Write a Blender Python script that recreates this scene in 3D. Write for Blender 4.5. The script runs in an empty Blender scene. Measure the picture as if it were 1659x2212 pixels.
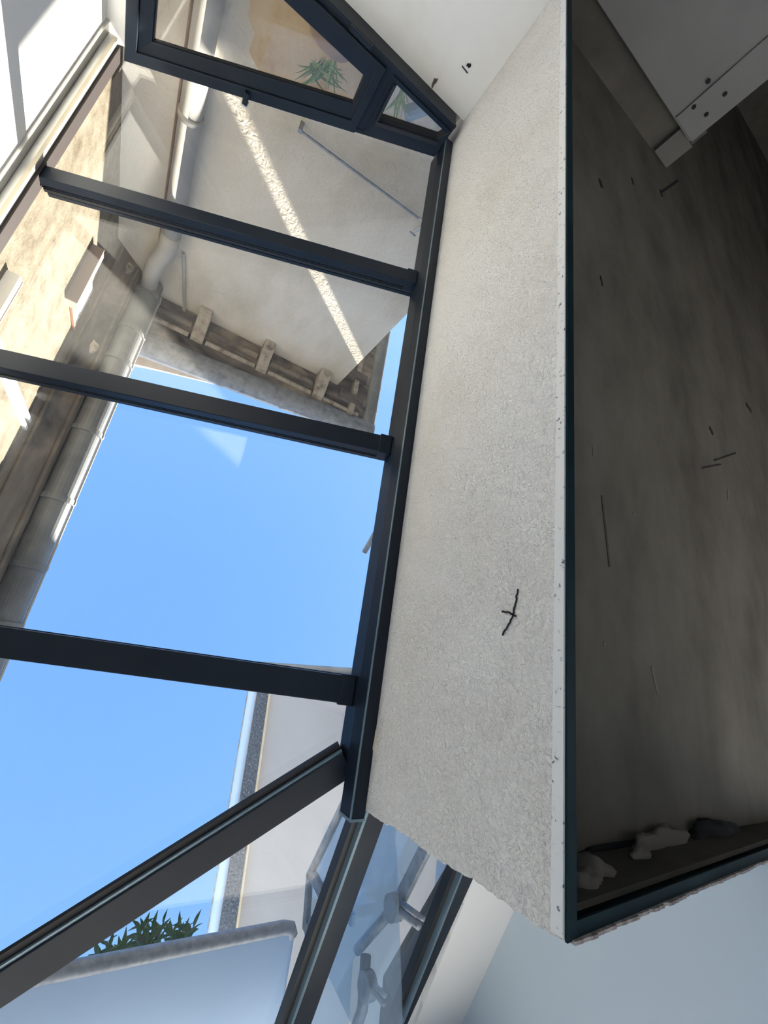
import bpy, bmesh, math, random
from mathutils import Vector, Matrix, noise
random.seed(7)
sc = bpy.context.scene
C = sc.collection
# ------------------------------------------------------------------ camera
F = 889.6; CX, CY = 829.5, 1106.0
ROT = ((0.82778159, -0.13901564, -0.54355523),
       (0.29552043, 0.93156252, 0.21179929),
       (0.47691227, -0.33595523, 0.81221227))      # world -> camera (right, down, forward)
cam = bpy.data.cameras.new('camera'); cam_o = bpy.data.objects.new('camera', cam); C.objects.link(cam_o)
cam.sensor_fit = 'HORIZONTAL'; cam.sensor_width = 36.0; cam.lens = 36.0 * F / 1659.0
cam.clip_start = 0.02; cam.clip_end = 200
_r, _d, _f = (Vector(v) for v in ROT)
M = Matrix((_r, -_d, -_f)).transposed().to_4x4()
cam_o.matrix_world = M
sc.camera = cam_o
# ------------------------------------------------------------------ view
sc.view_settings.view_transform = 'Standard'; sc.view_settings.look = 'None'
sc.view_settings.exposure = 1.50; sc.view_settings.gamma = 1.0
sc.view_settings.use_curve_mapping = False
sc.cycles.max_bounces = 14; sc.cycles.diffuse_bounces = 8; sc.cycles.transparent_max_bounces = 24
# ------------------------------------------------------------------ sky
w = bpy.data.worlds.new('sky'); sc.world = w; w.use_nodes = True
nt = w.node_tree; nt.nodes.clear()
tc = nt.nodes.new('ShaderNodeTexCoord'); sx = nt.nodes.new('ShaderNodeSeparateXYZ')
rp = nt.nodes.new('ShaderNodeValToRGB'); bg = nt.nodes.new('ShaderNodeBackground'); wo = nt.nodes.new('ShaderNodeOutputWorld')
nt.links.new(tc.outputs['Generated'], sx.inputs[0]); nt.links.new(sx.outputs['Z'], rp.inputs[0])
nt.links.new(rp.outputs[0], bg.inputs[0]); nt.links.new(bg.outputs[0], wo.inputs[0])
rp.color_ramp.elements[0].position = 0.0; rp.color_ramp.elements[0].color = (0.41, 0.49, 0.60, 1)
rp.color_ramp.elements[1].position = 1.0; rp.color_ramp.elements[1].color = (0.081, 0.186, 0.41, 1)
e = rp.color_ramp.elements.new(0.6); e.color = (0.146, 0.266, 0.475, 1)
bg.inputs[1].default_value = 1.0
# ------------------------------------------------------------------ sun
sun = bpy.data.lights.new('sun', 'SUN'); sun.energy = 9.5; sun.angle = math.radians(0.9); sun.color = (1.0, 0.93, 0.80)
sun_o = bpy.data.objects.new('sun', sun); C.objects.link(sun_o)
sun_o.rotation_euler = Vector((-1.0, -0.16, -0.834)).to_track_quat('-Z', 'Y').to_euler()
sun_o.location = (6, 2, 8)

# ================================================================== helpers
def ray(u, v):
    d = (u - CX, v - CY, F)
    return Vector([sum(ROT[i][k] * d[i] for i in range(3)) for k in range(3)])
def onX(u, v, x): d = ray(u, v); return d * (x / d.x)
def onY(u, v, y): d = ray(u, v); return d * (y / d.y)
def onZ(u, v, z): d = ray(u, v); return d * (z / d.z)

def obj(name, bm, mat, parent=None, label=None, cat=None, group=None, kind=None, bevel=0.0, smooth=False):
    bmesh.ops.recalc_face_normals(bm, faces=bm.faces)
    me = bpy.data.meshes.new(name); bm.to_mesh(me); bm.free()
    me.materials.append(mat)
    if smooth:
        for p in me.polygons: p.use_smooth = True
    o = bpy.data.objects.new(name, me); C.objects.link(o)
    return fin(o, parent, label, cat, group, kind, bevel)
def fin(o, parent=None, label=None, cat=None, group=None, kind=None, bevel=0.0):
    if parent: o.parent = parent
    if label: o['label'] = label
    if cat: o['category'] = cat
    if group: o['group'] = group
    if kind: o['kind'] = kind
    if bevel:
        m = o.modifiers.new('bevel', 'BEVEL'); m.width = bevel; m.segments = 2; m.limit_method = 'ANGLE'
    return o
def empty(name, label=None, cat=None, kind=None, loc=(0, 0, 0)):
    o = bpy.data.objects.new(name, None); C.objects.link(o); o.empty_display_size = 0.1
    return fin(o, None, label, cat, None, kind)
def B(): return bmesh.new()
def box(bm, x0, x1, y0, y1, z0, z1):
    vs = [bm.verts.new((x, y, z)) for x in (x0, x1) for y in (y0, y1) for z in (z0, z1)]
    for f in ((0, 1, 3, 2), (4, 6, 7, 5), (0, 4, 5, 1), (2, 3, 7, 6), (0, 2, 6, 4), (1, 5, 7, 3)):
        bm.faces.new([vs[i] for i in f])
    return bm
def bx(*a): return box(B(), *a)
def prism(bm, pts, off):
    off = Vector(off); a = [bm.verts.new(Vector(p)) for p in pts]; b = [bm.verts.new(Vector(p) + off) for p in pts]
    bm.faces.new(a); bm.faces.new(b[::-1]); n = len(a)
    for i in range(n): bm.faces.new((a[i], a[(i + 1) % n], b[(i + 1) % n], b[i]))
    return bm
def sweep(bm, p0, p1, prof, up, side=None):
    """profile [(s, t)] swept from p0 to p1, t along up, s along side"""
    p0 = Vector(p0); p1 = Vector(p1); d = (p1 - p0).normalized(); up = Vector(up)
    s = d.cross(up).normalized() if side is None else Vector(side)
    up = s.cross(d).normalized() if side is None else up
    return prism(bm, [p0 + s * a + up * b for a, b in prof], p1 - p0)
def beam(bm, p0, p1, wd, h, up):
    return sweep(bm, p0, p1, [(-wd / 2, 0), (wd / 2, 0), (wd / 2, h), (-wd / 2, h)], up)
def ring(bm, outer, inner, off):
    off = Vector(off); n = len(outer)
    a = [bm.verts.new(Vector(p)) for p in outer]; b = [bm.verts.new(Vector(p)) for p in inner]
    c = [bm.verts.new(Vector(p) + off) for p in outer]; d = [bm.verts.new(Vector(p) + off) for p in inner]
    for i in range(n):
        j = (i + 1) % n
        bm.faces.new((a[i], a[j], b[j], b[i])); bm.faces.new((c[i], d[i], d[j], c[j]))
        bm.faces.new((a[i], c[i], c[j], a[j])); bm.faces.new((b[i], b[j], d[j], d[i]))
    return bm
def tube(bm, pts, r, seg=14, cap=True):
    pts = [Vector(p) for p in pts]; rings = []; n = len(pts)
    rr = r if isinstance(r, (list, tuple)) else [r] * n
    ref = None
    for i, p in enumerate(pts):
        d = (pts[min(i + 1, n - 1)] - pts[max(i - 1, 0)]).normalized()
        if ref is None: ref = Vector((0, 0, 1)) if abs(d.z) < .9 else Vector((1, 0, 0))
        a = d.cross(ref).normalized(); b = a.cross(d); ref = b
        rings.append([bm.verts.new(p + rr[i] * (math.cos(t) * a + math.sin(t) * b)) for t in [2 * math.pi * k / seg for k in range(seg)]])
    for i in range(n - 1):
        for k in range(seg):
            bm.faces.new((rings[i][k], rings[i][(k + 1) % seg], rings[i + 1][(k + 1) % seg], rings[i + 1][k]))
    if cap: bm.faces.new(rings[0][::-1]); bm.faces.new(rings[-1])
    return bm
def trough(bm, p0, p1, r, th=0.012, seg=14):
    """half-round gutter from p0 to p1 (centre of the open top)"""
    p0 = Vector(p0); p1 = Vector(p1); d = (p1 - p0).normalized(); s = d.cross(Vector((0, 0, 1))).normalized()
    prof = [(r * math.cos(math.pi + math.pi * k / seg), r * math.sin(math.pi + math.pi * k / seg)) for k in range(seg + 1)]
    prof += [((r - th) * math.cos(-math.pi * k / seg), (r - th) * math.sin(-math.pi * k / seg)) for k in range(seg + 1)]
    return prism(bm, [p0 + s * a + Vector((0, 0, b)) for a, b in prof], p1 - p0)
def blob(bm, c, rad, amp=.3, sub=3, seed=0):
    m = bmesh.ops.create_icosphere(bm, subdivisions=sub, radius=1)
    for v in m['verts']:
        n = v.co.normalized(); k = 1 + amp * noise.noise(n * 1.7 + Vector((seed * 3.1, 0, 0))) * 2
        v.co = Vector(c) + Vector((n.x * rad[0], n.y * rad[1], n.z * rad[2])) * k
    return bm

# ================================================================== materials
def mat(name, col, rough=.6, metal=0.0, spec=.5):
    m = bpy.data.materials.new(name); m.use_nodes = True; b = m.node_tree.nodes['Principled BSDF']
    b.inputs['Base Color'].default_value = (*col, 1); b.inputs['Roughness'].default_value = rough
    b.inputs['Metallic'].default_value = metal; b.inputs['Specular IOR Level'].default_value = spec
    return m
def noisy(m, cols, scale=4, detail=6, rough=.6, stretch=(1, 1, 1), dist=0.0, lo=.3, hi=.7):
    """mix colours by noise; cols: list of rgb"""
    t = m.node_tree; b = t.nodes['Principled BSDF']
    co = t.nodes.new('ShaderNodeTexCoord'); mp = t.nodes.new('ShaderNodeMapping'); mp.inputs['Scale'].default_value = stretch
    nz = t.nodes.new('ShaderNodeTexNoise'); nz.inputs['Scale'].default_value = scale; nz.inputs['Detail'].default_value = detail
    nz.inputs['Roughness'].default_value = rough; nz.inputs['Distortion'].default_value = dist
    cr = t.nodes.new('ShaderNodeValToRGB'); n = len(cols)
    cr.color_ramp.elements[0].position = lo; cr.color_ramp.elements[0].color = (*cols[0], 1)
    cr.color_ramp.elements[1].position = hi; cr.color_ramp.elements[1].color = (*cols[-1], 1)
    for i in range(1, n - 1):
        el = cr.color_ramp.elements.new(lo + (hi - lo) * i / (n - 1)); el.color = (*cols[i], 1)
    t.links.new(co.outputs['Object'], mp.inputs[0]); t.links.new(mp.outputs[0], nz.inputs['Vector'])
    t.links.new(nz.outputs[0], cr.inputs[0]); t.links.new(cr.outputs[0], b.inputs['Base Color'])
    return m
def bump(m, scale, strength, dist=.01, kind='noise', detail=3, stretch=(1, 1, 1), warp=0.0):
    t = m.node_tree; b = t.nodes['Principled BSDF']
    co = t.nodes.new('ShaderNodeTexCoord'); mp = t.nodes.new('ShaderNodeMapping'); mp.inputs['Scale'].default_value = stretch
    t.links.new(co.outputs['Object'], mp.inputs[0])
    if kind == 'noise':
        nz = t.nodes.new('ShaderNodeTexNoise'); nz.inputs['Scale'].default_value = scale; nz.inputs['Detail'].default_value = detail
        nz.inputs['Distortion'].default_value = warp; out = nz.outputs[0]
    else:
        nz = t.nodes.new('ShaderNodeTexVoronoi'); nz.inputs['Scale'].default_value = scale; out = nz.outputs['Distance']
    t.links.new(mp.outputs[0], nz.inputs['Vector'])
    bp = t.nodes.new('ShaderNodeBump'); bp.inputs['Strength'].default_value = strength; bp.inputs['Distance'].default_value = dist
    prev = b.inputs['Normal'].links
    if prev: t.links.new(prev[0].from_socket, bp.inputs['Normal'])
    t.links.new(out, bp.inputs['Height']); t.links.new(bp.outputs[0], b.inputs['Normal'])
    return m
def glass_mat(name, tint=(.985, .99, .985), haze=.035, rough=.0, refl=1.0, ior=1.5):
    m = bpy.data.materials.new(name); m.use_nodes = True; t = m.node_tree; t.nodes.clear()
    o = t.nodes.new('ShaderNodeOutputMaterial'); tr = t.nodes.new('ShaderNodeBsdfTransparent'); gl = t.nodes.new('ShaderNodeBsdfGlossy')
    fr = t.nodes.new('ShaderNodeLayerWeight'); mx = t.nodes.new('ShaderNodeMixShader'); df = t.nodes.new('ShaderNodeBsdfTranslucent')
    d2 = t.nodes.new('ShaderNodeBsdfDiffuse'); md = t.nodes.new('ShaderNodeMixShader'); m2 = t.nodes.new('ShaderNodeMixShader')
    # Schlick reflectance that treats both faces of the thin pane alike
    pw = t.nodes.new('ShaderNodeMath'); pw.operation = 'POWER'; pw.inputs[1].default_value = 5.0
    f0 = ((ior - 1) / (ior + 1)) ** 2
    ml = t.nodes.new('ShaderNodeMath'); ml.operation = 'MULTIPLY_ADD'; ml.inputs[1].default_value = (1 - f0) * min(refl, 1.0); ml.inputs[2].default_value = min(1.0, f0 * refl); ml.use_clamp = True
    tr.inputs[0].default_value = (*tint, 1); gl.inputs['Roughness'].default_value = rough; fr.inputs['Blend'].default_value = .5
    nz = t.nodes.new('ShaderNodeTexNoise'); nz.inputs['Scale'].default_value = 2.2; nz.inputs['Detail'].default_value = 8
    mr = t.nodes.new('ShaderNodeMapRange'); mr.inputs[1].default_value = .3; mr.inputs[2].default_value = .75
    mr.inputs[3].default_value = haze * .55; mr.inputs[4].default_value = haze * 1.6
    co = t.nodes.new('ShaderNodeTexCoord'); L = t.links.new
    L(co.outputs['Object'], nz.inputs['Vector']); L(nz.outputs[0], mr.inputs[0])
    L(df.outputs[0], md.inputs[1]); L(d2.outputs[0], md.inputs[2]); md.inputs[0].default_value = .5
    L(mr.outputs[0], m2.inputs[0]); L(tr.outputs[0], m2.inputs[1]); L(md.outputs[0], m2.inputs[2])
    L(fr.outputs['Facing'], pw.inputs[0]); L(pw.outputs[0], ml.inputs[0]); L(ml.outputs[0], mx.inputs[0]); L(m2.outputs[0], mx.inputs[1]); L(gl.outputs[0], mx.inputs[2])
    L(mx.outputs[0], o.inputs[0])
    return m

plaster = noisy(mat('white_roughcast', (.8, .79, .76), .85, spec=.2), [(.80, .775, .73), (.86, .845, .82), (.875, .87, .86)], 1.3, 4, lo=.3, hi=.65)
bump(plaster, 75, 1.0, .014, 'noise', 1.5, warp=1.6); bump(plaster, 9, .35, .02, 'noise', 3)
smooth_pl = noisy(mat('smooth_plaster', (.8, .79, .77), .8, spec=.2), [(.74, .72, .67), (.80, .79, .765), (.82, .815, .80)], 1.7, 5, lo=.3, hi=.62)
bump(smooth_pl, 16, .25, .012, 'noise', 5, (1, 1, .35))
white_paint = bump(noisy(mat('white_paint', (.82, .82, .8), .7, spec=.3), [(.80, .79, .77), (.83, .83, .82)], .9, 3), 45, .05, .004)
cool_paint = bump(mat('wall_paint', (.55, .63, .70), .55, spec=.35), 30, .04, .004)
bead_m = noisy(mat('corner_bead', (.8, .8, .8), .6, spec=.3), [(.14, .17, .21), (.70, .715, .72), (.77, .78, .785)], 60, 3, lo=.31, hi=.42)
metal = bump(noisy(mat('anthracite_metal', (.01, .015, .025), .42, spec=.25), [(.006, .011, .021), (.012, .018, .028)], 3, 6), 300, .03, .001)
metal_lt = noisy(mat('pale_aluminium', (.42, .43, .42), .38, .5), [(.48, .47, .45), (.62, .61, .58)], 3, 6)
alu_edge = mat('bright_edge', (.16, .23, .28), .3, .3)
rubber = mat('rubber_gasket', (.012, .013, .016), .55)
brownmetal = mat('brown_seal', (.014, .013, .015), .5, spec=.3)
steel_m = noisy(mat('primed_steel', (.004, .018, .026), .6, spec=.15), [(.003, .013, .02), (.006, .026, .034)], 5, 4)
rust = noisy(mat('edge_crust', (.35, .3, .28), .9), [(.16, .13, .13), (.5, .46, .45)], 40, 4)
glass = glass_mat('roof_glass', haze=.005, refl=.65)
glass_w = glass_mat('window_glass', haze=.02)
glass_r = glass_mat('balustrade_glass', (.80, .91, 1.0), haze=.12, refl=1.5, ior=1.5)
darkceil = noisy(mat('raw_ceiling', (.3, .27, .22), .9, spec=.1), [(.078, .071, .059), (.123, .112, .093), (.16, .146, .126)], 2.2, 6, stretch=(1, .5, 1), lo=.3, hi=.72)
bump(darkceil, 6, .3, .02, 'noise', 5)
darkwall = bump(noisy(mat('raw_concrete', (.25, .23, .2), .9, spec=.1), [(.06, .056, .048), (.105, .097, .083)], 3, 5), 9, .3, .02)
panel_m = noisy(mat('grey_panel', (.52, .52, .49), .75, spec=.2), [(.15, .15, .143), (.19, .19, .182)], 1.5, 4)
block_m = mat('dim_block', (.11, .105, .095), .9)
black = mat('black_void', (.006, .006, .008), .9)
foam = bump(mat('filler_plaster', (.17, .155, .135), .9, spec=.1), 14, .4, .02)
floor_m = bump(noisy(mat('floor_tiles', (.55, .52, .47), .6), [(.66, .63, .58), (.74, .71, .66)], 3, 4), 6, .1, .01)
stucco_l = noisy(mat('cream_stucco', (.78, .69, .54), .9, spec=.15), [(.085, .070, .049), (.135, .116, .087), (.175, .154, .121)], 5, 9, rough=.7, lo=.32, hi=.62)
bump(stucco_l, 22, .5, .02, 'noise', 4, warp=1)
stucco_t = noisy(mat('beige_stucco', (.7, .64, .54), .9, spec=.15), [(.54, .475, .375), (.67, .61, .52), (.72, .675, .60)], 1.1, 7, stretch=(1, 1, .5), lo=.3, hi=.65)
bump(stucco_t, 20, .5, .02, 'noise', 4, warp=1)
stucco_b = noisy(mat('pale_render', (.72, .68, .64), .9, spec=.15), [(.40, .365, .335), (.46, .425, .395)], .7, 6, stretch=(1, 1, .4))
bump(stucco_b, 12, .15, .02)
eave_m = noisy(mat('stained_eave', (.2, .18, .16), .9, spec=.1), [(.045, .042, .04), (.13, .118, .105), (.22, .185, .15), (.32, .28, .23)], 2.6, 8, stretch=(1, .5, 1), rough=.62, dist=.6, lo=.3, hi=.72)
bump(eave_m, 8, .4, .03, 'noise', 5)
eave_t = noisy(mat('stained_cornice', (.3, .27, .23), .9, spec=.1), [(.05, .047, .048), (.15, .13, .117), (.36, .30, .23)], 3.2, 8, stretch=(.5, 1, 1), rough=.62, dist=.6, lo=.33, hi=.68)
bump(eave_t, 10, .4, .03, 'noise', 5)
bracket_m = bump(noisy(mat('weathered_stone', (.45, .39, .31), .9, spec=.1), [(.16, .13, .11), (.38, .33, .27), (.46, .42, .36)], 9, 7, lo=.3, hi=.6), 18, .5, .02)
zinc = noisy(mat('zinc', (.40, .42, .42), .5, .25), [(.14, .15, .155), (.20, .21, .215), (.27, .28, .28)], 2.5, 7, lo=.3, hi=.7)
zinc_d = noisy(mat('weathered_zinc', (.34, .37, .41), .55, .2), [(.17, .18, .20), (.25, .265, .29), (.31, .33, .355)], 9, 8, lo=.34, hi=.66)
pvc = noisy(mat('grey_pipe', (.62, .60, .56), .5), [(.38, .365, .34), (.46, .445, .415)], 3, 5)
beige = noisy(mat('beige_board', (.62, .56, .43), .8), [(.56, .50, .38), (.66, .60, .47)], 6, 5)
white_sh = mat('white_shutter', (.80, .79, .76), .6)
redbrown = mat('red_brown', (.42, .16, .08), .7)
ochre = bump(noisy(mat('ochre_plaster', (.6, .42, .24), .9, spec=.1), [(.50, .34, .19), (.64, .47, .29), (.66, .53, .38)], 4, 7), 20, .4, .02)
mauve = mat('mauve_line', (.26, .19, .17), .6)
tile_m = noisy(mat('clay_tile', (.55, .46, .40), .85), [(.45, .36, .30), (.62, .54, .48)], 8, 5)
soffit_b = noisy(mat('dark_soffit', (.07, .09, .13), .7), [(.03, .045, .08), (.10, .13, .18), (.30, .35, .42)], 26, 8, rough=.7, lo=.38, hi=.72)
slab_m = noisy(mat('pale_slab', (.62, .68, .72), .6), [(.37, .53, .76), (.42, .57, .80)], .8, 3)
galv = noisy(mat('galvanised_rail', (.33, .36, .40), .5, .3), [(.24, .26, .30), (.42, .45, .49)], 20, 6)
terracotta = noisy(mat('terracotta', (.52, .36, .27), .8), [(.30, .19, .14), (.40, .28, .22)], 6, 5)
leaf_m = noisy(mat('leaf_green', (.10, .22, .07), .5), [(.05, .13, .05), (.15, .27, .09)], 9, 3)
spiky_m = noisy(mat('spider_leaf', (.25, .36, .10), .5), [(.16, .27, .07), (.36, .44, .16)], 9, 3)
stem_m = mat('stem_brown', (.12, .10, .08), .8)
bluepipe = mat('blue_grey_pipe', (.30, .38, .46), .5)
ink = mat('pencil_mark_ink', (.02, .015, .02), .9)

# ================================================================== setting
TAN = .404                       # roof pitch
def zr(x): return 1.62 + TAN * (1 - x)      # underside of rafters (main slope)
DX, DY = .95, .42                # foot of valley
NSL = .515
def zn(y): return zr(DX) + NSL * (y - DY)   # underside of rafters (second slope)
FLOOR = -2.6
obj('floor', bx(-1.4, 2.7, -4.1, 3.2, FLOOR - .1, FLOOR), floor_m, kind='structure', label='floor of the passage and dim room')

obj('floor_room', bx(1.04, 9, -9, .46, FLOOR, FLOOR + .02), mat('dim_floor', (.42, .38, .33), .6), kind='structure', label='unseen dark floor added to lessen bounce in the dim room')  # unseen floor layer added to cut light bounced up to the ceiling
# right wall: white roughcast band over the opening
wr = B()
def zb(y): return .6465 + (y + 3.3) * .0122        # lower edge of the band
ptsw = [(1.0, -3.62, zb(-3.62)), (1.0, .50, zb(.5))]
random.seed(3)
for k in range(1, 61):
    t = k / 60; ptsw.append((1.0, .502 + .03 * t + random.uniform(-.0035, .0035) + .004 * math.sin(t * 19), zb(.5) + t * 1.0))
ptsw += [(1.0, -3.62, 1.69)]
prism(wr, ptsw, (.034, 0, 0))
wall_right = obj('wall_right', wr, plaster, kind='structure', label='white roughcast wall band between the glass roof and the dark opening')
obj('corner_bead', prism(B(), [(.994, -3.5, zb(-3.5)), (.994, .495, zb(.495)), (.994, .495, zb(.495) + .030), (.994, -3.5, zb(-3.5) + .030)], (.006, 0, 0)), bead_m, wall_right, label='pale speckled strip along the lower edge')
# pencil cross
def stroke(pts, wd):
    bm = B(); pts = [onX(u, v, 1.0) for u, v in pts]
    for a, b in zip(pts, pts[1:]):
        a = a.copy(); b = b.copy(); a.x = b.x = .998; beam(bm, a, b, wd, .003, (-1, 0, 0))
    return bm
random.seed(5)
def wob(pts, n=14, j=1.2):
    out = []
    for (a, b), (c, d) in zip(pts, pts[1:]):
        for k in range(n): t = k / n; out.append((a + (c - a) * t + random.uniform(-j, j), b + (d - b) * t + random.uniform(-j, j)))
    return out + [pts[-1]]
obj('pencil_stroke', stroke(wob([(1120, 1272), (1115, 1305), (1108, 1335), (1098, 1353), (1087, 1373)], 6), .0042), ink, wall_right, label='long dark pencil stroke')
obj('pencil_stroke', stroke(wob([(1087, 1321), (1104, 1325), (1116, 1331)], 6), .0052), ink, wall_right, label='short dark pencil stroke across the long one')
# chipped edge by the rail end
obj('chipped_patch', blob(B(), (1.0, .30, 1.515), (.006, .05, .012), .35, 2, 4), beige, wall_right)

# house return wall over the second slope, inner side
wall_return = obj('wall_return', bx(1.034, 2.55, .472, .496, .90, 1.66), white_paint, kind='structure', label='raw wall above the steel return')
# steel angles
t1 = empty('trim_1', 'dark primed steel angle along the lower edge of the white band', kind='structure')
obj('bottom_flange', prism(B(), [(1.001, -6, zb(-6)), (1.036, -6, zb(-6)), (1.036, .498, zb(.5)), (1.001, .498, zb(.5))], (0, 0, -.006)), steel_m, t1)
obj('upright_leg', prism(B(), [(1.034, -6, .62), (1.034, .49, .70), (1.034, .49, .90), (1.034, -6, .90)], (.004, 0, 0)), steel_m, t1)
t2 = empty('trim_2', 'dark steel angle turning right at the end of the opening', kind='structure')
obj('upright_leg', prism(B(), [(1.036, .49, zb(.5)), (3.2, .49, .812), (3.2, .49, .895), (1.036, .49, .775)], (0, .01, 0)), steel_m, t2)
obj('bottom_flange', prism(B(), [(1.002, .47, zb(.5)), (3.2, .47, .812), (3.2, .502, .812), (1.002, .502, zb(.5))], (0, 0, -.006)), steel_m, t2)
bmr = B()
random.seed(11)
for k in range(60):
    x = 1.02 + k * .028; z_ = zb(.5) + (x - 1.0) * .055; box(bmr, x, x + .03, .499, .506, z_ - .010 - random.uniform(0, .006), z_ - .002)
obj('plaster_crust', bmr, rust, t2, label='crusty pale mortar along the edge')

# dim room on the right
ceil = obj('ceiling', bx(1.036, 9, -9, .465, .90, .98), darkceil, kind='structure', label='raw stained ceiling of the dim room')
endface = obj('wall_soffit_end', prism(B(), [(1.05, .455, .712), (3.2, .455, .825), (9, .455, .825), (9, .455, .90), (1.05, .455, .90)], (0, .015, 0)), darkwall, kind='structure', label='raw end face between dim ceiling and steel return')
wi = empty('wall_inner', 'grey panelled wall at the far end of the dim room', kind='structure')
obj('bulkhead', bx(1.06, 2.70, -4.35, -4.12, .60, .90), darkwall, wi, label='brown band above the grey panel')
obj('wall_panel', bx(1.06, 2.60, -4.12, -4.02, FLOOR, .69), panel_m, wi, label='flat grey panel', bevel=.006)
obj('edge_board', bx(2.36, 2.602, -4.02, -4.006, FLOOR, .675), panel_m, wi, label='grey edge board with dark screw holes')
for u, v in ((1530, 176), (1566, 203), (1499, 231), (1526, 247)):
    p = onY(u, v, -4.004); bm = B(); tube(bm, [(p.x, -4.008, p.z), (p.x, -4.0, p.z)], .014, 8); obj('screw', bm, black, wi)
obj('end_block', bx(2.50, 2.69, -4.12, -4.08, .70, .885), block_m, wi, label='pale block at the end of the band')
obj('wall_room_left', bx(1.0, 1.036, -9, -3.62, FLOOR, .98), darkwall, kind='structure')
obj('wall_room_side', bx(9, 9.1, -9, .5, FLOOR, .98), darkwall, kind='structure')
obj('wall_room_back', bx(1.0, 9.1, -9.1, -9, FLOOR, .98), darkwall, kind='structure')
# splinters, nails and gouges in the ceiling
def sliver(name, a, b, wd, m, lab=None):
    bm = B(); p = onZ(*a, .897); q = onZ(*b, .897); beam(bm, p, q, wd, .008, (0, 0, 1)); obj(name, bm, m, ceil, label=lab)
sliver('gouge', (1296, 387), (1301, 405), .03, black); sliver('gouge', (1365, 384), (1369, 398), .02, black)
sliver('splinter', (1428, 416), (1466, 390), .016, black); sliver('gouge', (1427, 410), (1431, 424), .03, black)
sliver('gouge', (1298, 596), (1302, 617), .012, black); sliver('gouge', (1533, 922), (1541, 938), .03, black)
sliver('gouge', (1612, 872), (1623, 888), .04, black)
sliver('splinter', (1518, 1011), (1558, 1003), .007, black); sliver('splinter', (1543, 995), (1590, 979), .007, black)
sliver('splinter', (1573, 1058), (1574, 1084), .010, foam, 'pale splinter'); sliver('splinter', (1281, 962), (1283, 986), .006, foam, 'pale sliver')
sliver('plaster_smear', (1301, 1070), (1318, 1225), .012, darkwall)
sliver('plaster_smear', (1408, 1440), (1422, 1500), .010, foam); sliver('plaster_smear', (1305, 1388), (1308, 1394), .016, foam)
sliver('plaster_smear', (1368, 1107), (1372, 1115), .007, foam)
# filler lumps at the end
for u, v, r, s in ((1268, 1878, (.07, .035, .05), 1), (1262, 1905, (.05, .03, .03), 6), (1440, 1818, (.14, .045, .03), 2), (1400, 1832, (.09, .04, .022), 3), (1385, 1850, (.05, .025, .016), 9)):
    p = onY(u, v, .455); obj('filler_lump', blob(B(), p, r, .26, 3, s), foam, endface, smooth=True)
for u, v, r, s in ((1540, 1800, (.20, .05, .035), 4), (1545, 1760, (.07, .05, .03), 5), (1330, 1829, (.2, .012, .008), 8)):
    p = onY(u, v, .452); obj('dark_gap', blob(B(), p, r, .25, 3, s), black, endface, smooth=True)

# left wall, end wall, far wall, back wall
wall_left = obj('wall_left', bx(-1.36, -1.10, -3.7, 3.2, FLOOR, 2.50), white_paint, kind='structure', label='white painted wall under the upper roof edge')
we = B()
box(we, -1.10, 1.0, -3.66, -3.5, FLOOR, 1.42)
wall_end = obj('wall_end', we, smooth_pl, kind='structure', label='white plastered end wall below the slanted window')
pier = prism(B(), [(-1.1, -3.44, 1.42), (-.975, -3.44, 1.42), (-.975, -3.44, 2.41), (-1.1, -3.44, 2.46)], (0, -.2, 0))
obj('plaster_pier', pier, smooth_pl, wall_end, label='narrow cream pier beside the window')
for u, v, r in ((1010, 140, .006), (1014, 142, .008)):
    p = onY(u, v, -3.498); obj('chip', blob(B(), (p.x, -3.498, p.z), (r, .003, r * 1.6), .3, 2, 3), black, wall_end)
sw = B(); a = onY(998, 142, -3.498); b = onY(1010, 158, -3.498); beam(sw, a, b, .005, .004, (0, 1, 0)); obj('crack', sw, ink, wall_end)
p = onY(938, 178, -3.5); obj('wasp_nest_chip', blob(B(), (p.x, -3.5, p.z), (.012, .008, .022), .6, 2, 2), stem_m, wall_end, label='small dark chip')
bmw = bx(2.53, 2.62, .51, 2.6, FLOOR, 2.80)
obj('wall_far', bmw, cool_paint, kind='structure', label='pale blue-white wall below the second slope')
sl = prism(B(), [(2.03, .50, zn(.50)), (2.62, .50, zn(.50)), (2.62, 2.5, zn(2.5)), (2.03, 2.5, zn(2.5))], (0, 0, .06))
obj('ceiling_slope', sl, white_paint, kind='structure', label='white sloping ceiling strip beside the last roof bar')
wb_ = B(); ring(wb_, [(-1.36, 2.38, FLOOR), (2.62, 2.38, FLOOR), (2.62, 2.38, 2.64), (-1.36, 2.38, 2.64)], [(-1.0, 2.38, FLOOR + .02), (2.35, 2.38, FLOOR + .02), (2.35, 2.38, 1.85), (-1.0, 2.38, 1.85)], (0, .15, 0))
obj('wall_back', wb_, white_paint, kind='structure', label='white back wall around the added doors')
dr = empty('added_door', 'unseen glazed doors added to let in fill light', kind='structure')  # unseen doors added to bring daylight onto the inner walls
for x0, x1 in ((-1.0, .475), (.475, 2.35)):
    obj('added_door_frame', ring(B(), [(x0, 2.43, FLOOR + .02), (x1, 2.43, FLOOR + .02), (x1, 2.43, 1.85), (x0, 2.43, 1.85)], [(x0 + .07, 2.43, FLOOR + .1), (x1 - .07, 2.43, FLOOR + .1), (x1 - .07, 2.43, 1.78), (x0 + .07, 2.43, 1.78)], (0, .05, 0)), metal, dr)
    obj('glass_pane', bx(x0 + .07, x1 - .07, 2.45, 2.458, FLOOR + .1, 1.78), glass_w, dr)
obj('bounce_ground', bx(-14, 14, 3.2, 30, FLOOR - .1, FLOOR), floor_m, kind='structure', label='unseen pale paving added to bounce light in through the doors')  # unseen yard paving added to bounce sunlight indoors

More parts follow.
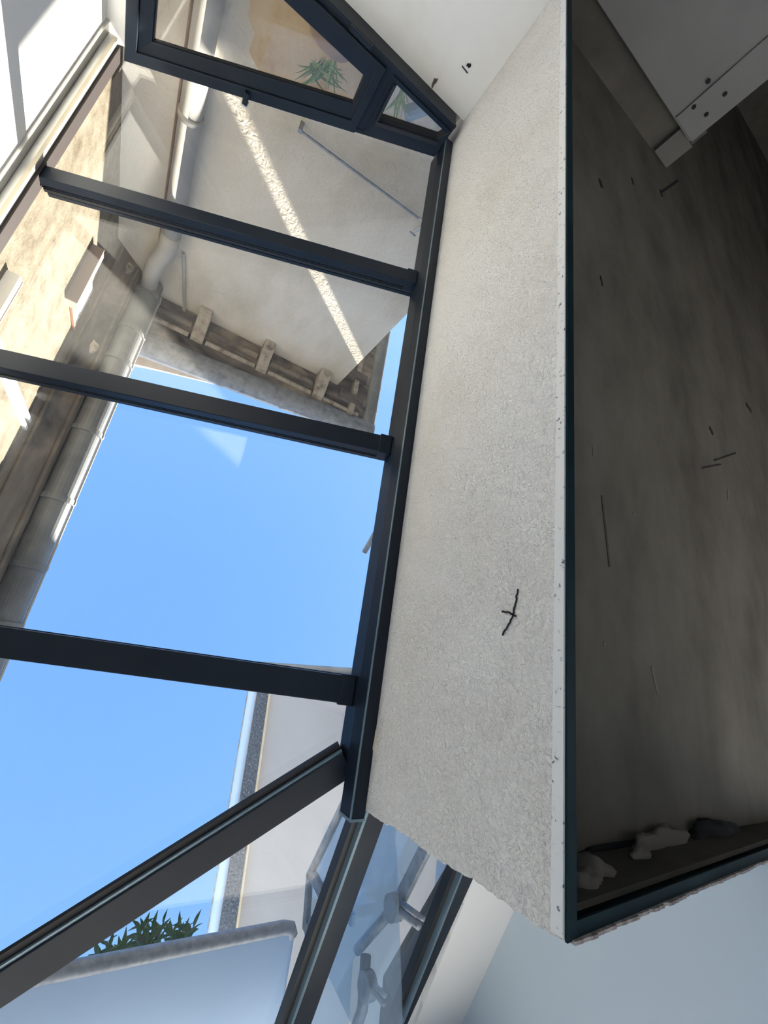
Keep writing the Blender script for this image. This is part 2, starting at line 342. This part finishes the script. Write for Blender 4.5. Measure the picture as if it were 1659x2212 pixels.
# ================================================================== glass roof
roof = empty('glass_roof', 'dark metal framed glass roof with a diagonal valley bar', 'glass roof')
NRM = Vector((math.sin(math.atan(TAN)), 0, math.cos(math.atan(TAN))))
NRM2 = Vector((0, -NSL, 1)).normalized()
GO = .082                                    # glass above the rafter underside
def rafter(y0, wd, nm='rafter', x0=-1.03, x1=.945):
    yc = y0 + wd / 2
    p0 = Vector((x0, yc, zr(x0))); p1 = Vector((x1, yc, zr(x1)))
    h = wd / 2
    bm = B()
    sweep(bm, p0, p1, [(-h, 0), (h, 0), (h, .05), (h - .006, .05), (h - .006, .056), (h, .056), (h, .066), (-h, .066), (-h, .056), (-h + .006, .056), (-h + .006, .05), (-h, .05)], NRM)
    o = obj(nm, bm, metal, roof, bevel=.003)
    for s in (-1, 1):
        g = B(); q = Vector((0, s * (h - .004), 0)) + NRM * .066
        beam(g, p0 + q, p1 + q, .014, .016, NRM); obj('gasket', g, rubber, o)
    cp = B(); beam(cp, p0 + NRM * .098, p1 + NRM * .098, wd * .8, .02, NRM); obj('cover_cap', cp, metal, o)
    br = B(); beam(br, p1 + Vector((-.055, 0, 0)) - NRM * .004 + Vector((0, 0, .055 * TAN)), p1 + Vector((.004, 0, 0)) - NRM * .004, wd + .012, .075, NRM); obj('end_bracket', br, metal, o, bevel=.002)
    return o
rafter(-2.268, .092); rafter(-1.092, .094); rafter(.083, .108)
# valley bar
v0 = Vector((.965, .405, zr(.965))); vd = Vector((-.905, .71, .905 * TAN)).normalized()
v1 = v0 + vd * ((.965 + 1.03) / -vd.x)
VUP = (NRM + NRM2).normalized()
bm = B(); sweep(bm, v0, v1, [(-.052, -.008), (.052, -.008), (.052, .045), (.046, .052), (.052, .06), (.052, .075), (-.052, .075), (-.052, .03), (-.06, .026), (-.06, .012), (-.052, .008)], VUP)
vr = obj('valley_bar', bm, metal, roof, bevel=.003)
sd = vd.cross(VUP).normalized()
for s, m_, wd_, t_ in ((-.057, alu_edge, .010, .0), (-.074, brownmetal, .024, .012), (.060, rubber, .012, .05)):
    bm = B(); beam(bm, v0 + sd * s + VUP * t_, v1 + sd * s + VUP * t_, wd_, .02, VUP); obj('edge_strip' if m_ is not rubber else 'gasket', bm, m_, vr)
# rafters of the second slope
def rafter2(xa, xb, wd, ya=.56, yb=2.36):
    p0 = Vector((xa, ya, zn(ya))); p1 = Vector((xb, yb, zn(yb)))
    bm = B(); beam(bm, p0, p1, wd, .066, NRM2); o = obj('rafter', bm, metal, roof, bevel=.003)
    bm = B(); q = Vector((-wd / 2 - .008, 0, 0)); beam(bm, p0 + q, p1 + q, .014, .03, NRM2); obj('edge_strip', bm, alu_edge, o)
    bm = B(); q = Vector((-wd / 2 - .03, 0, 0)) + NRM2 * .03; beam(bm, p0 + q, p1 + q, .03, .05, NRM2); obj('gasket', bm, rubber, o)
    bm = B(); q = Vector((wd / 2 + .004, 0, 0)) + NRM2 * .05; beam(bm, p0 + q, p1 + q, .012, .03, NRM2); obj('gasket', bm, rubber, o)
    return o
rafter2(1.215, 1.361, .10); rafter2(1.955, 2.09, .10)
# wall rails
rr_ = empty('wall_rail'); rr_.parent = roof
bm = B(); prism(bm, [(.94, -3.40, 1.512), (1.0, -3.40, 1.512), (1.0, -3.40, 1.60), (.94, -3.40, 1.60)], (0, 3.955, 0)); obj('rail_box', bm, metal, rr_, bevel=.004)
bm = B(); prism(bm, [(.948, -3.40, 1.60), (1.0, -3.40, 1.60), (1.0, -3.40, 1.70), (.955, -3.40, 1.70)], (0, 3.83, 0)); obj('rail_upstand', bm, metal, rr_)
obj('rail_lip', bx(.9365, .9405, -3.40, .555, 1.508, 1.516), alu_edge, rr_)
obj('end_cap', bx(.938, 1.0, .553, .562, 1.51, 1.60), alu_edge, rr_)
rl = empty('wall_rail'); rl.parent = roof
bm = B(); prism(bm, [(-1.10, -3.44, 2.335), (-1.082, -3.44, 2.335), (-1.082, -3.44, 2.46), (-1.10, -3.44, 2.46)], (0, 5.2, 0)); obj('wall_flange', bm, metal_lt, rl)
bm = B(); prism(bm, [(-1.082, -3.42, 2.385), (-1.032, -3.42, 2.385), (-1.032, -3.42, 2.47), (-1.082, -3.42, 2.47)], (0, 5.2, 0)); obj('rail_box', bm, metal_lt, rl, bevel=.004)
bm = B(); prism(bm, [(-1.032, -3.42, 2.425), (-1.018, -3.42, 2.425), (-1.018, -3.42, 2.52), (-1.032, -3.42, 2.52)], (0, 5.2, 0)); obj('rail_lip', bm, mat('brown_gap', (.03, .022, .022), .6), rl)
bm = B(); box(bm, -1.048, -1.03, -3.40, 1.7, 2.380, 2.386); obj('sealant_bead', bm, beige, rl)
# panes
def pane_m(ys, nm='glass_pane'):
    o = NRM * GO
    pts = [Vector((x, y, zr(x))) + o for x, y in ys]; return obj(nm, prism(B(), pts, NRM * .010), glass, roof)
xa, xb = -1.035, .965
pane_m([(xa, -3.48), (xb, -3.48), (xb, -2.225), (xa, -2.225)])
pane_m([(xa, -2.222), (xb, -2.222), (xb, -1.047), (xa, -1.047)])
pane_m([(xa, -1.043), (xb, -1.043), (xb, .135), (xa, .135)])
yv = .405 + .71 / .905 * (.965 + 1.03)
pane_m([(xa, .140), (xb, .140), (xb, .395), (xa, yv - .02)])
def pane_n(ys):
    o = NRM2 * GO
    return obj('glass_pane', prism(B(), [Vector((x, y, zn(y))) + o for x, y in ys], NRM2 * .010), glass, roof)
pane_n([(1.0, .43), (1.0, .56), (1.20, .56), (1.355, 2.36), (-1.03, 2.36), (-1.03, yv + .02)])
pane_n([(1.23, .56), (1.955, .56), (2.09, 2.36), (1.37, 2.36)])

# ================================================================== slanted end window
win = empty('window_1', 'anthracite casement window with sloping top above the end wall', kind='structure')
YW = -3.36
def W(x, z, y=YW): return (x, y, z)
top = lambda x: 2.03 - .4174 * x
fr = B()
ring(fr, [W(-.975, 1.42), W(.94, 1.42), W(.94, top(.94)), W(-.975, top(-.975))], [W(-.95, 1.462), W(.93, 1.462), W(.93, top(.93) - .03), W(-.95, top(-.95) - .02)], (0, -.14, 0))
frame = obj('window_frame', fr, metal, win, bevel=.003)
obj('sill_ledge', bx(-.975, .94, -3.372, -3.352, 1.412, 1.432), metal, frame)
obj('mullion', bx(.408, .46, -3.46, YW - .004, 1.45, top(.44) - .01), metal, frame)
so = [W(-.972, 1.452), W(.41, 1.452), W(.41, top(.41) - .006), W(-.972, top(-.972) - .006)]
s1 = [W(-.905, 1.505), W(.358, 1.505), W(.358, top(.358) - .075), W(-.905, top(-.905) - .075)]
s2 = [W(-.83, 1.568), W(.318, 1.568), W(.326, 1.728), W(-.83, 2.228)]
sash = empty('sash'); sash.parent = win
obj('sash_frame', ring(B(), [Vector(p) + Vector((0, .024, 0)) for p in so], [Vector(p) + Vector((0, .024, 0)) for p in s1], (0, -.06, 0)), metal, sash, bevel=.004)
obj('glazing_bead', ring(B(), [Vector(p) + Vector((0, .010, 0)) for p in s1], [Vector(p) + Vector((0, .002, 0)) for p in s2], (0, -.045, 0)), metal, sash, bevel=.003)
obj('gasket', ring(B(), [Vector(p) + Vector((0, -.012, 0)) for p in s2], [Vector(p) + Vector((0, -.012, 0)) + (Vector((0, 0, (1.8 - p[2]) * .02)) + Vector(((-.25 - p[0]) * .012, 0, 0))) for p in s2], (0, -.02, 0)), rubber, sash)
obj('glass_pane', prism(B(), [Vector(p) + Vector((0, -.025, 0)) for p in s2], (0, -.008, 0)), glass_w, sash)
fo = [W(.46, 1.452), W(.935, 1.452), W(.935, top(.935) - .03), W(.46, top(.46) - .01)]
fi = [W(.505, 1.480), W(.915, 1.480), W(.885, 1.548), W(.512, 1.700)]
fx = empty('fixed_light'); fx.parent = win
obj('light_frame', ring(B(), [Vector(p) + Vector((0, .012, 0)) for p in fo], [Vector(p) + Vector((0, .004, 0)) for p in fi], (0, -.09, 0)), metal, fx, bevel=.003)
obj('glass_pane', prism(B(), [Vector(p) + Vector((0, -.03, 0)) for p in fi], (0, -.008, 0)), glass_w, fx)
bm = B(); beam(bm, (.492, YW + .018, 1.478), (.50, YW + .018, 1.71), .012, .01, (0, 1, 0)); obj('bead_strip', bm, rubber, fx)
bm = B(); beam(bm, (.50, YW + .018, 1.712), (.895, YW + .018, 1.552), .022, .014, (0, 1, 0)); obj('bead_strip', bm, rubber, fx)
# hinge plate and catch
a = onY(757, 58, YW + .03); b = onY(803, 104, YW + .03)
bm = B(); beam(bm, (a.x, YW + .026, a.z), (b.x, YW + .026, b.z), .028, .012, (0, 1, 0)); obj('hinge', bm, metal, win, label='dark hinge plate')
c = onY(533, 208, YW + .03)
bm = B(); box(bm, c.x - .016, c.x + .016, YW + .02, YW + .055, c.z - .03, c.z + .045); obj('catch', bm, metal, win, bevel=.004, label='small dark catch')
bm = B(); box(bm, c.x - .02, c.x + .02, YW + .02, YW + .045, c.z + .03, c.z + .06); obj('catch_tip', bm, metal_lt, win)

# ================================================================== building at the end (T)
YT = -4.056
bt = empty('rear_house', 'beige stucco house beyond the end window with stained cornice and gutters', 'building', loc=(0, 0, 0))
obj('wall', bx(-1.19, 1.95, -7.5, YT, 1.0, 5.42), stucco_t, bt)
obj('lower_wall', bx(-1.19, .98, -7.5, YT, FLOOR, 1.0), stucco_t, bt)
# cornice: soffit with corbels, fascia
E0 = Vector((-.72, -3.36, 5.40)); E1 = Vector((2.55, -3.56, 5.40))
obj('soffit', prism(B(), [(-1.3, YT + .0, 5.40), (-1.3, -3.32, 5.40), tuple(E1), (2.55, -7.5, 5.40), (1.9, -7.5, 5.40), (1.9, YT, 5.40)], (0, 0, .06)), eave_t, bt)
for x, wd in ((-.13, .16), (.76, .15), (1.66, .17)):
    cb = B(); prism(cb, [(x - wd / 2, YT, 5.16), (x - wd / 2, YT + .14, 5.20), (x - wd / 2, -3.66, 5.33), (x - wd / 2, -3.64, 5.40), (x - wd / 2, YT, 5.40)], (wd, 0, 0))
    obj('corbel', cb, bracket_m, bt, bevel=.012)
for x0, x1 in ((-1.1, -.24), (-.02, .66), (.86, 1.55), (1.76, 2.4)):
    obj('cornice_moulding', tube(B(), [(x0, -3.86, 5.39), (x1, -3.86, 5.39)], .05, 10), eave_t, bt)
    obj('cornice_moulding', tube(B(), [(x0, -3.70, 5.40), (x1, -3.70, 5.40)], .035, 10), bracket_m, bt)
gl_ = obj('gutter', trough(B(), (-1.2, -3.29, 5.50), (2.72, -3.55, 5.50), .17), zinc_d, bt, smooth=False)
for x in (.30, 1.18, 2.1):
    y = -3.29 - .26 * (x + 1.2) / 3.92
    obj('gutter_band', trough(B(), (x, y, 5.505), (x + .05, y - .003, 5.505), .178), zinc_d, gl_)
g2 = obj('gutter', trough(B(), (2.62, -3.45, 5.50), (2.62, -7.5, 5.50), .15), zinc, bt)
for y in (-3.9, -4.35, -5.6):
    obj('gutter_band', trough(B(), (2.62, y, 5.505), (2.62, y - .05, 5.505), .158), zinc, g2)
obj('verge_board', bx(2.20, 2.28, -7.4, -3.62, 5.30, 5.40), bracket_m, bt)
obj('rafter_end', bx(1.98, 2.40, -3.95, -3.80, 5.27, 5.40), eave_t, bt)
obj('rafter_end', bx(1.98, 2.40, -4.40, -4.25, 5.27, 5.40), eave_t, bt)
# tile courses showing past the gutter
for k in range(4):
    z = 5.68 + k * .06; y1 = -3.16 + .02 * k
    a0 = -1.0; x1 = .28 - k * .24
    prism_pts = [(a0, -3.6, z), (a0, y1 + .10 - .03 * k, z), (x1, -3.34, z), (x1, -3.6, z)]
    tl = obj('tile_course', prism(B(), prism_pts, (0, 0, .03)), tile_m, bt)
rf = B(); prism(rf, [(-1.3, -3.45, 5.60), (2.6, -3.6, 5.60), (2.3, -7.5, 7.2), (-1.3, -7.5, 7.2)], (0, 0, .06)); obj('roof', rf, tile_m, bt)
pp = [(548, -60), (536, 35), (550, 72), (538, 112), (565, 165), (640, 205), (760, 245), (810, 215), (820, 120), (760, -60)]
obj('ochre_patch', prism(B(), [tuple(onY(u, v, YT + .006)) for u, v in pp], (0, -.02, 0)), ochre, bt, label='ochre repair patch on the beige wall')
# drying-rod on the wall
rod = empty('wall_rod', 'slender grey metal rod with hook on beige house wall', 'rod')
a = onY(648, 282, -3.96); b = onY(905, 472, -3.96)
obj('rod_bar', tube(B(), [a, b], .011, 8), galv, rod)
c1 = onY(915, 488, -3.96); c2 = onY(893, 500, -3.96); c3 = onY(897, 510, -3.96); c4 = onY(886, 500, -3.96)
obj('hook', tube(B(), [b, b + Vector((.04, 0, -.02)), c1, c2], [.016, .03, .03, .016], 8), metal_lt, rod, label='pale hook end')
obj('hook_tip', tube(B(), [c3, c4], .008, 6), galv, rod)
obj('wall_plate', bx(a.x - .016, a.x + .016, -4.056, -3.95, a.z - .016, a.z + .016), galv, rod)
# thin pipe on the wall
tp = empty('thin_pipe', 'thin pale pipe rising to the stained cornice', 'pipe')
a = onY(396, 548, -4.03); b = onY(398, 682, -4.03)
obj('pipe_tube', tube(B(), [a, b], .018, 8), metal_lt, tp)
m_ = a.lerp(b, .88); obj('clip', tube(B(), [m_ - (b - a) * .012, m_ + (b - a) * .012], .026, 8), metal_lt, tp)

# ================================================================== building on the left (L)
bl = empty('side_house', 'sunlit cream stucco house with grey gutter and stained eave on the left', 'building')
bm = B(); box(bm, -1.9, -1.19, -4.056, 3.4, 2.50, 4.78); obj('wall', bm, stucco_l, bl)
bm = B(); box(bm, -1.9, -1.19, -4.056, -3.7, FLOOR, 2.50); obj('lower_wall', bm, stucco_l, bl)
obj('eave', prism(B(), [(-1.22, -4.056, 4.75), (-.925, -4.056, 5.12), (-.925, -4.056, 5.20), (-1.3, -4.056, 5.20)], (0, 7.4, 0)), eave_m, bl)
for k in (0, 2):
    x = -1.13 + .085 * k; z = 4.75 + (x + 1.22) * 1.25 - .014
    obj('eave_batten', tube(B(), [(x, -4.0, z), (x + .01, 3.2, z)], .018 + .004 * (k == 2), 8), eave_m, bl)
for u, v in ((278, 575), (200, 745)):
    p = onZ(u, v, 4.95); obj('eave_patch', blob(B(), (p.x, p.y, 4.75 + (p.x + 1.22) * 1.25 - .004), (.05, .08, .03), .2, 3, 2), bracket_m, bl)
GR = .132; GX = -.797; GZ = 5.20
gut = obj('gutter', trough(B(), (GX, -4.02, GZ), (GX, 3.3, GZ), GR), zinc, bl)
K = GZ / 4.7 * .995
for u, v in ((351, 653), (314, 727), (285, 790), (221, 940), (158, 1082), (93, 1222), (35, 1345)):
    y = onZ(u, v, GZ).y
    obj('gutter_band', trough(B(), (GX, y, GZ + .004), (GX, y + .055, GZ + .004), GR + .02), zinc, gut)
    obj('gutter_clip', bx(GX + GR - .005, GX + GR + .03, y, y + .045, GZ - .02, GZ + .03), pvc, gut)
obj('gutter_edge', tube(B(), [(GX + GR + .012, -3.9, GZ + .02), (GX + GR + .012, 3.3, GZ + .02)], .013, 8), pvc, gut)
# roof above eave
rf = B(); prism(rf, [(-.88, -3.0, 5.21), (-.88, 3.4, 5.21), (-2.4, 3.4, 5.65), (-2.4, -3.0, 5.65)], (0, 0, .06)); obj('roof', rf, tile_m, bl)
# downpipe on the end house, fed by this gutter
dp = empty('downpipe', 'pale grey round downpipe with elbow below the left gutter', 'downpipe')
DXp, DYp = -.665, -3.955
obj('pipe_tube', tube(B(), [(DXp, DYp, FLOOR), (DXp, DYp, 4.28)], .088, 20), pvc, dp, smooth=True)
obj('elbow', tube(B(), [(DXp, DYp, 4.20), (DXp - .005, DYp + .01, 4.36), (DXp - .03, DYp + .03, 4.50), (DXp - .08, DYp + .05, 4.62), (GX + .01, DYp + .06, 4.84), (GX, DYp + .07, 5.09)], [.096, .098, .098, .096, .092, .088], 20), pvc, dp, smooth=True)
for z in (2.9, 4.22):
    obj('collar', tube(B(), [(DXp, DYp, z), (DXp, DYp, z + .05)], .097, 20), pvc, dp, smooth=True)
obj('line', tube(B(), [(DXp - .115, -4.04, FLOOR), (DXp - .115, -4.04, 4.5)], .012, 8), mauve, dp, label='thin mauve cable beside the pipe')  # thin mauve line along the left side of the pipe
# window under the eave
wd_ = empty('eave_window', ); wd_.parent = bl; wd_['label'] = 'white shuttered window under the eave with beige sill'
obj('shutter', bx(-1.20, -1.175, -3.24, -2.74, 4.30, 4.77), white_sh, wd_)
obj('sill', bx(-1.19, -1.10, -3.34, -2.66, 4.20, 4.30), beige, wd_)
obj('sill_edge', bx(-1.19, -1.092, -3.34, -2.66, 4.185, 4.20), mauve, wd_)
obj('jamb', bx(-1.185, -1.165, -2.75, -2.72, 4.30, 4.78), redbrown, wd_, label='orange-red jamb strip')
obj('shutter_hook', tube(B(), [(-1.175, -3.0, 4.45), (-1.13, -3.0, 4.42)], .008, 6), mauve, wd_)
w2 = empty('white_jamb'); w2.parent = bl; w2['label'] = 'pair of white vertical window trims near the eave'
for y in (-1.66, -1.58):
    obj('trim_strip', bx(-1.19, -1.16, y, y + .035, 3.4, 4.80), white_sh, w2)
w3 = empty('lower_sill'); w3.parent = bl; w3['label'] = 'white sill at the left edge'
obj('sill_slab', bx(-1.19, -1.12, -1.98, -1.0, 3.10, 3.16), white_sh, w3)
obj('sill_edge', bx(-1.19, -1.115, -1.98, -1.0, 3.16, 3.175), mauve, w3)

# ================================================================== house behind the right wall (terrace; unseen upper part gapped to admit sun)
hm = empty('main_house', 'terrace and unseen upper storey, gapped to admit sun, above the white band', 'building')
obj('terrace_slab', bx(1.034, 3.9, -4.05, .53, 1.52, 1.70), stucco_b, hm)
obj('unseen_upper_wall', bx(3.9, 5.2, -9, -1.45, 1.0, 6.12), stucco_b, hm)
obj('unseen_upper_wall', bx(3.9, 5.2, -.76, .40, 1.0, 6.12), stucco_b, hm)  # unseen block added to keep sun off part of the left wall
obj('unseen_upper_roof', bx(3.85, 5.3, -.76, .40, 6.10, 6.14), tile_m, hm)
obj('unseen_upper_roof', bx(3.85, 5.3, -9, -1.45, 6.10, 6.14), tile_m, hm)

# ================================================================== tower house beyond (B)
KB = 2.3
bb = empty('tall_house', 'tall pale rendered house with dark soffit and white gutter edge', 'building')
def Q(x, y, z=None): return Vector((x * KB, y * KB, 4.5 * KB if z is None else z))
wa, wb = Q(1.605, .42), Q(1.80, 2.75)
pl = [(wa.x, wa.y, 1.0), (wb.x, wb.y, 1.0), (wb.x + 4, wb.y - .3, 1.0), (wa.x + 4, wa.y - .35, 1.0)]
obj('wall', prism(B(), pl, (0, 0, 4.5 * KB - 1.0)), stucco_b, bb)
ea, eb, ec = Q(1.41, .215), Q(1.59, 2.80), Q(3.2, .12)
obj('soffit', prism(B(), [tuple(ea), tuple(eb), (wb.x + 3, wb.y, 4.5 * KB), (ec.x, wa.y + .1, 4.5 * KB), tuple(ec)], (0, 0, .12)), soffit_b, bb)
obj('rust_line', prism(B(), [(wa.x - .035, wa.y, 4.5 * KB - .05), (wb.x - .035, wb.y, 4.5 * KB - .05), (wb.x, wb.y, 4.5 * KB - .05), (wa.x, wa.y, 4.5 * KB - .05)], (0, 0, .05)), beige, bb)
dy = (eb - ea).normalized()
obj('gutter', trough(B(), ea + Vector((.02, -.05, .08)), eb + Vector((.02, 0, .08)), .11), slab_m, bb)
obj('gutter', trough(B(), ea + Vector((-.05, .05, .08)), ec + Vector((0, .05, .08)), .10), zinc, bb)
obj('gutter_lip', tube(B(), [ea + Vector((-.09, -.05, .08)), eb + Vector((-.09, 0, .08))], .022, 8), zinc_d, bb)
obj('end_board', bx(ea.x + 1.6, ea.x + 1.9, ea.y + .12, ea.y + .3, 4.5 * KB - .12, 4.5 * KB), beige, bb)

# ================================================================== balcony slab with plants
KS = .673
bs = empty('balcony_slab', 'pale balcony slab with grey rounded edge over the second slope', 'balcony')
zs = 4.78 * KS; ys = 2.6 * KS + .02; xs = 2.51 * KS
obj('slab_underside', bx(-2.2, xs - .02, ys + .02, ys + .95, zs, zs + .10), slab_m, bs)
bm = tube(B(), [(-2.2, ys + .02, zs + .03), (xs - .08, ys + .02, zs + .03), (xs - .03, ys + .03, zs + .03), (xs - .012, ys + .07, zs + .03)], .042, 12)
obj('edge_rail', bm, galv, bs, smooth=True)
obj('side_edge', tube(B(), [(xs - .012, ys + .06, zs + .03), (xs - .012, ys + .95, zs + .03)], .02, 10), slab_m, bs)
# leafy plants along the edge
lm = B()
n = 7
pl_, pr_ = [], []
for k in range(n + 1):
    t = k / n; wv = math.sin(math.pi * t ** .8) * .14; zz = -.25 * t * t
    pl_.append(lm.verts.new((-wv, t, zz + wv * .4))); pr_.append(lm.verts.new((wv, t, zz + wv * .4)))
mid = [lm.verts.new((0, k / n, -.25 * (k / n) ** 2)) for k in range(n + 1)]
for k in range(n):
    for a_, b_ in ((pl_, mid), (mid, pr_)):
        lm.faces.new((a_[k], b_[k], b_[k + 1], a_[k + 1]))
bmesh.ops.remove_doubles(lm, verts=lm.verts, dist=1e-5)
leaf_me = bpy.data.meshes.new('leaf'); lm.to_mesh(leaf_me); lm.free(); leaf_me.materials.append(leaf_m)
spk_me = leaf_me.copy(); spk_me.materials.clear(); spk_me.materials.append(spiky_m)
def leaf(me, parent, p, d, L, wsc, roll):
    o = bpy.data.objects.new('leaf', me); C.objects.link(o); o.parent = parent
    q = Vector(d).normalized().to_track_quat('Y', 'Z')
    o.matrix_local = Matrix.Translation(p) @ q.to_matrix().to_4x4() @ Matrix.Rotation(roll, 4, 'Y') @ Matrix.Diagonal((L * wsc, L, L, 1))
    return o
def shrub(name, lab, base, stems, hgt, spread, nleaf, L, seed):
    random.seed(seed); r = empty(name, lab, 'plant'); r['group'] = 'shrubs on the balcony edge'
    for s in range(stems):
        a = random.uniform(0, 2 * math.pi); top_ = Vector(base) + Vector((math.cos(a) * spread * random.uniform(.3, 1), math.sin(a) * spread * .5, hgt * random.uniform(.6, 1)))
        b0 = Vector(base) + Vector((random.uniform(-.3, .3) * spread, 0, 0)); midp = b0.lerp(top_, .5) + Vector((random.uniform(-.03, .03), 0, .03))
        obj('stem', tube(B(), [b0, midp, top_], [.008, .006, .004], 6), stem_m, r)
        for k in range(nleaf):
            t = .15 + .85 * k / nleaf; p = b0.lerp(midp, t * 2) if t < .5 else midp.lerp(top_, t * 2 - 1)
            ang = k * 2.4 + s; d = Vector((math.cos(ang), math.sin(ang) * .8, .35 + .5 * t))
            leaf(leaf_me, r, p, d, L * random.uniform(.7, 1.15), 1.0, random.uniform(-.8, .8))
    return r
p = onY(392, 2042, ys + .06); shrub('balcony_shrub', 'leafy green shrub nearest the tall house on balcony edge', (p.x, p.y, zs + .08), 6, .30, .10, 11, .085, 2)
p = onY(318, 2058, ys + .06); shrub('balcony_shrub', 'leafy green shrub on balcony edge, middle of the three', (p.x, p.y, zs + .08), 7, .34, .12, 11, .09, 4)
p = onY(238, 2075, ys + .06); shrub('balcony_shrub', 'low leafy green shrub beside the diagonal bar', (p.x, p.y, zs + .07), 6, .20, .12, 10, .08, 9)

# ================================================================== balustrades seen through the lower panes
def balustrade(name, lab, pts, X, wd, glasspts, extra=()):
    r = empty(name, lab, 'railing')
    P3 = [onX(u, v, X) for u, v in pts]
    bm = B()
    for a_, b_ in zip(P3, P3[1:]):
        e_ = (b_ - a_).normalized() * wd * .3; beam(bm, a_ - e_, b_ + e_, wd, .03, (1, 0, 0))
    obj('rail_frame', bm, galv, r, bevel=.004)
    if glasspts:
        g = [onX(u, v, X + .012) for u, v in glasspts]; obj('glass_panel', prism(B(), g, (.008, 0, 0)), glass_r, r)
    return r
rb = balustrade('glass_balustrade', 'angled grey framed glass balustrade beside the rail end', [(748, 1716), (664, 1892), (656, 2000), (672, 2030)], 1.42, .042,
                [(748, 1716), (664, 1892), (656, 2000), (672, 2030), (800, 2300), (870, 2300), (850, 1700)])
a = onX(672, 1893, 1.42); b = onX(700, 1948, 1.42)
bm = B(); beam(bm, a, b, .05, .03, (1, 0, 0)); obj('cross_bar', bm, galv, rb)
bm = B(); a = onX(695, 1915, 1.50); b = onX(760, 1990, 1.50); beam(bm, a, b, .05, .02, (1, 0, 0)); obj('glass_clamp', bm, slab_m, rb)
a = onX(672, 1985, 1.47); bm = B(); tube(bm, [a, a + Vector((.0, .06, -.06))], .045, 14); obj('glass_clamp', bm, slab_m, rb)
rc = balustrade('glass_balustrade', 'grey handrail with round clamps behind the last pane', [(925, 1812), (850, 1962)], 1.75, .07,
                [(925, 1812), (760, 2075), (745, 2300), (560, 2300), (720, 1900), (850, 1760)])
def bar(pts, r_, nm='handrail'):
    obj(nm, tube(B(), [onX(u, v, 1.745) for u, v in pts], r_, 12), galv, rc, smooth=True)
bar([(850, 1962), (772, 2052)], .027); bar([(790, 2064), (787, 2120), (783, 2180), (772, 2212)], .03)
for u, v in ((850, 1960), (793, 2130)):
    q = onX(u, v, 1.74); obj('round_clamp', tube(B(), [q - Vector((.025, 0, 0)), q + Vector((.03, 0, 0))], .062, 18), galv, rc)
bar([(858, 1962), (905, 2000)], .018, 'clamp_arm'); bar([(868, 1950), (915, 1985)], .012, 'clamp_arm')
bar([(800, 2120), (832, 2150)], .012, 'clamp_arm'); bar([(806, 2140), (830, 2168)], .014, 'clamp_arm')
# flashing sheet added to imitate the last rafter mirrored in the glass
reflection_m = mat('reflection_grey', (.34, .36, .38), .6)
fl = obj('roof_reflection', prism(B(), [tuple(onX(963, 1872, 2.0)), tuple(onX(828, 2108, 2.0)), tuple(onX(815, 2250, 2.0)), tuple(onX(880, 2250, 2.14)), tuple(onX(1015, 1900, 2.14))], (.02, 0, .0)), reflection_m,
         label='grey sheet flashing imitating the mirrored last roof bar', cat='reflection')
# small ladder rail peeping over the roof edge
ld = empty('terrace_rail', 'small grey rail end peeping over the roof edge rail', 'railing')
def lb(a_, b_, wd): bm = B(); beam(bm, onX(*a_, 1.42), onX(*b_, 1.42), wd, .03, (1, 0, 0)); obj('rail_bar', bm, galv, ld)
lb((783, 1192), (840, 1095), .026); lb((803, 1167), (828, 1178), .018); lb((812, 1172), (826, 1148), .012)

# ================================================================== hanging pot behind the window
pot = empty('hanging_pot', 'terracotta pot with spiky green plant behind the window pane', 'plant pot')
pc = onY(725, 58, -3.82)
bm = B(); bmesh.ops.create_uvsphere(bm, u_segments=28, v_segments=16, radius=1)
for v in bm.verts:
    z = v.co.z; k = 1.0 if z < .72 else 1 + (z - .72) * .25
    v.co = Vector((pc.x + v.co.x * .225 * k, -3.82 + v.co.y * .17 * k, pc.z - .10 + min(z, .86) * .25))
obj('pot_body', bm, terracotta, pot, smooth=True)
random.seed(21)
for k in range(30):
    b0 = onY(690 + random.uniform(-25, 40), 128 + random.uniform(-10, 10), -3.82 + random.uniform(-.05, .05))
    tgt = onY(640 + random.uniform(-5, 110), 165 + random.uniform(-15, 60), -3.80 + random.uniform(-.08, .06))
    leaf(spk_me, pot, b0, tgt - b0, (tgt - b0).length, .16, random.uniform(-1, 1))
p2 = empty('spiky_plant', 'thin green spiky plant behind the small triangular pane', 'plant')
for k in range(14):
    b0 = onY(872 + random.uniform(-8, 8), 190 + random.uniform(-5, 5), -3.8); tgt = onY(835 + random.uniform(-5, 45), 262 + random.uniform(-25, 10), -3.78 + random.uniform(-.05, .05))
    leaf(spk_me, p2, b0, tgt - b0, (tgt - b0).length, .14, random.uniform(-1, 1))
a = onY(876, 246, -3.9); b = onY(935, 226, -3.9)
bp = obj('blue_tube', tube(B(), [a, b], .05, 12), bluepipe, label='short blue-grey tube behind the small triangular pane', cat='tube')
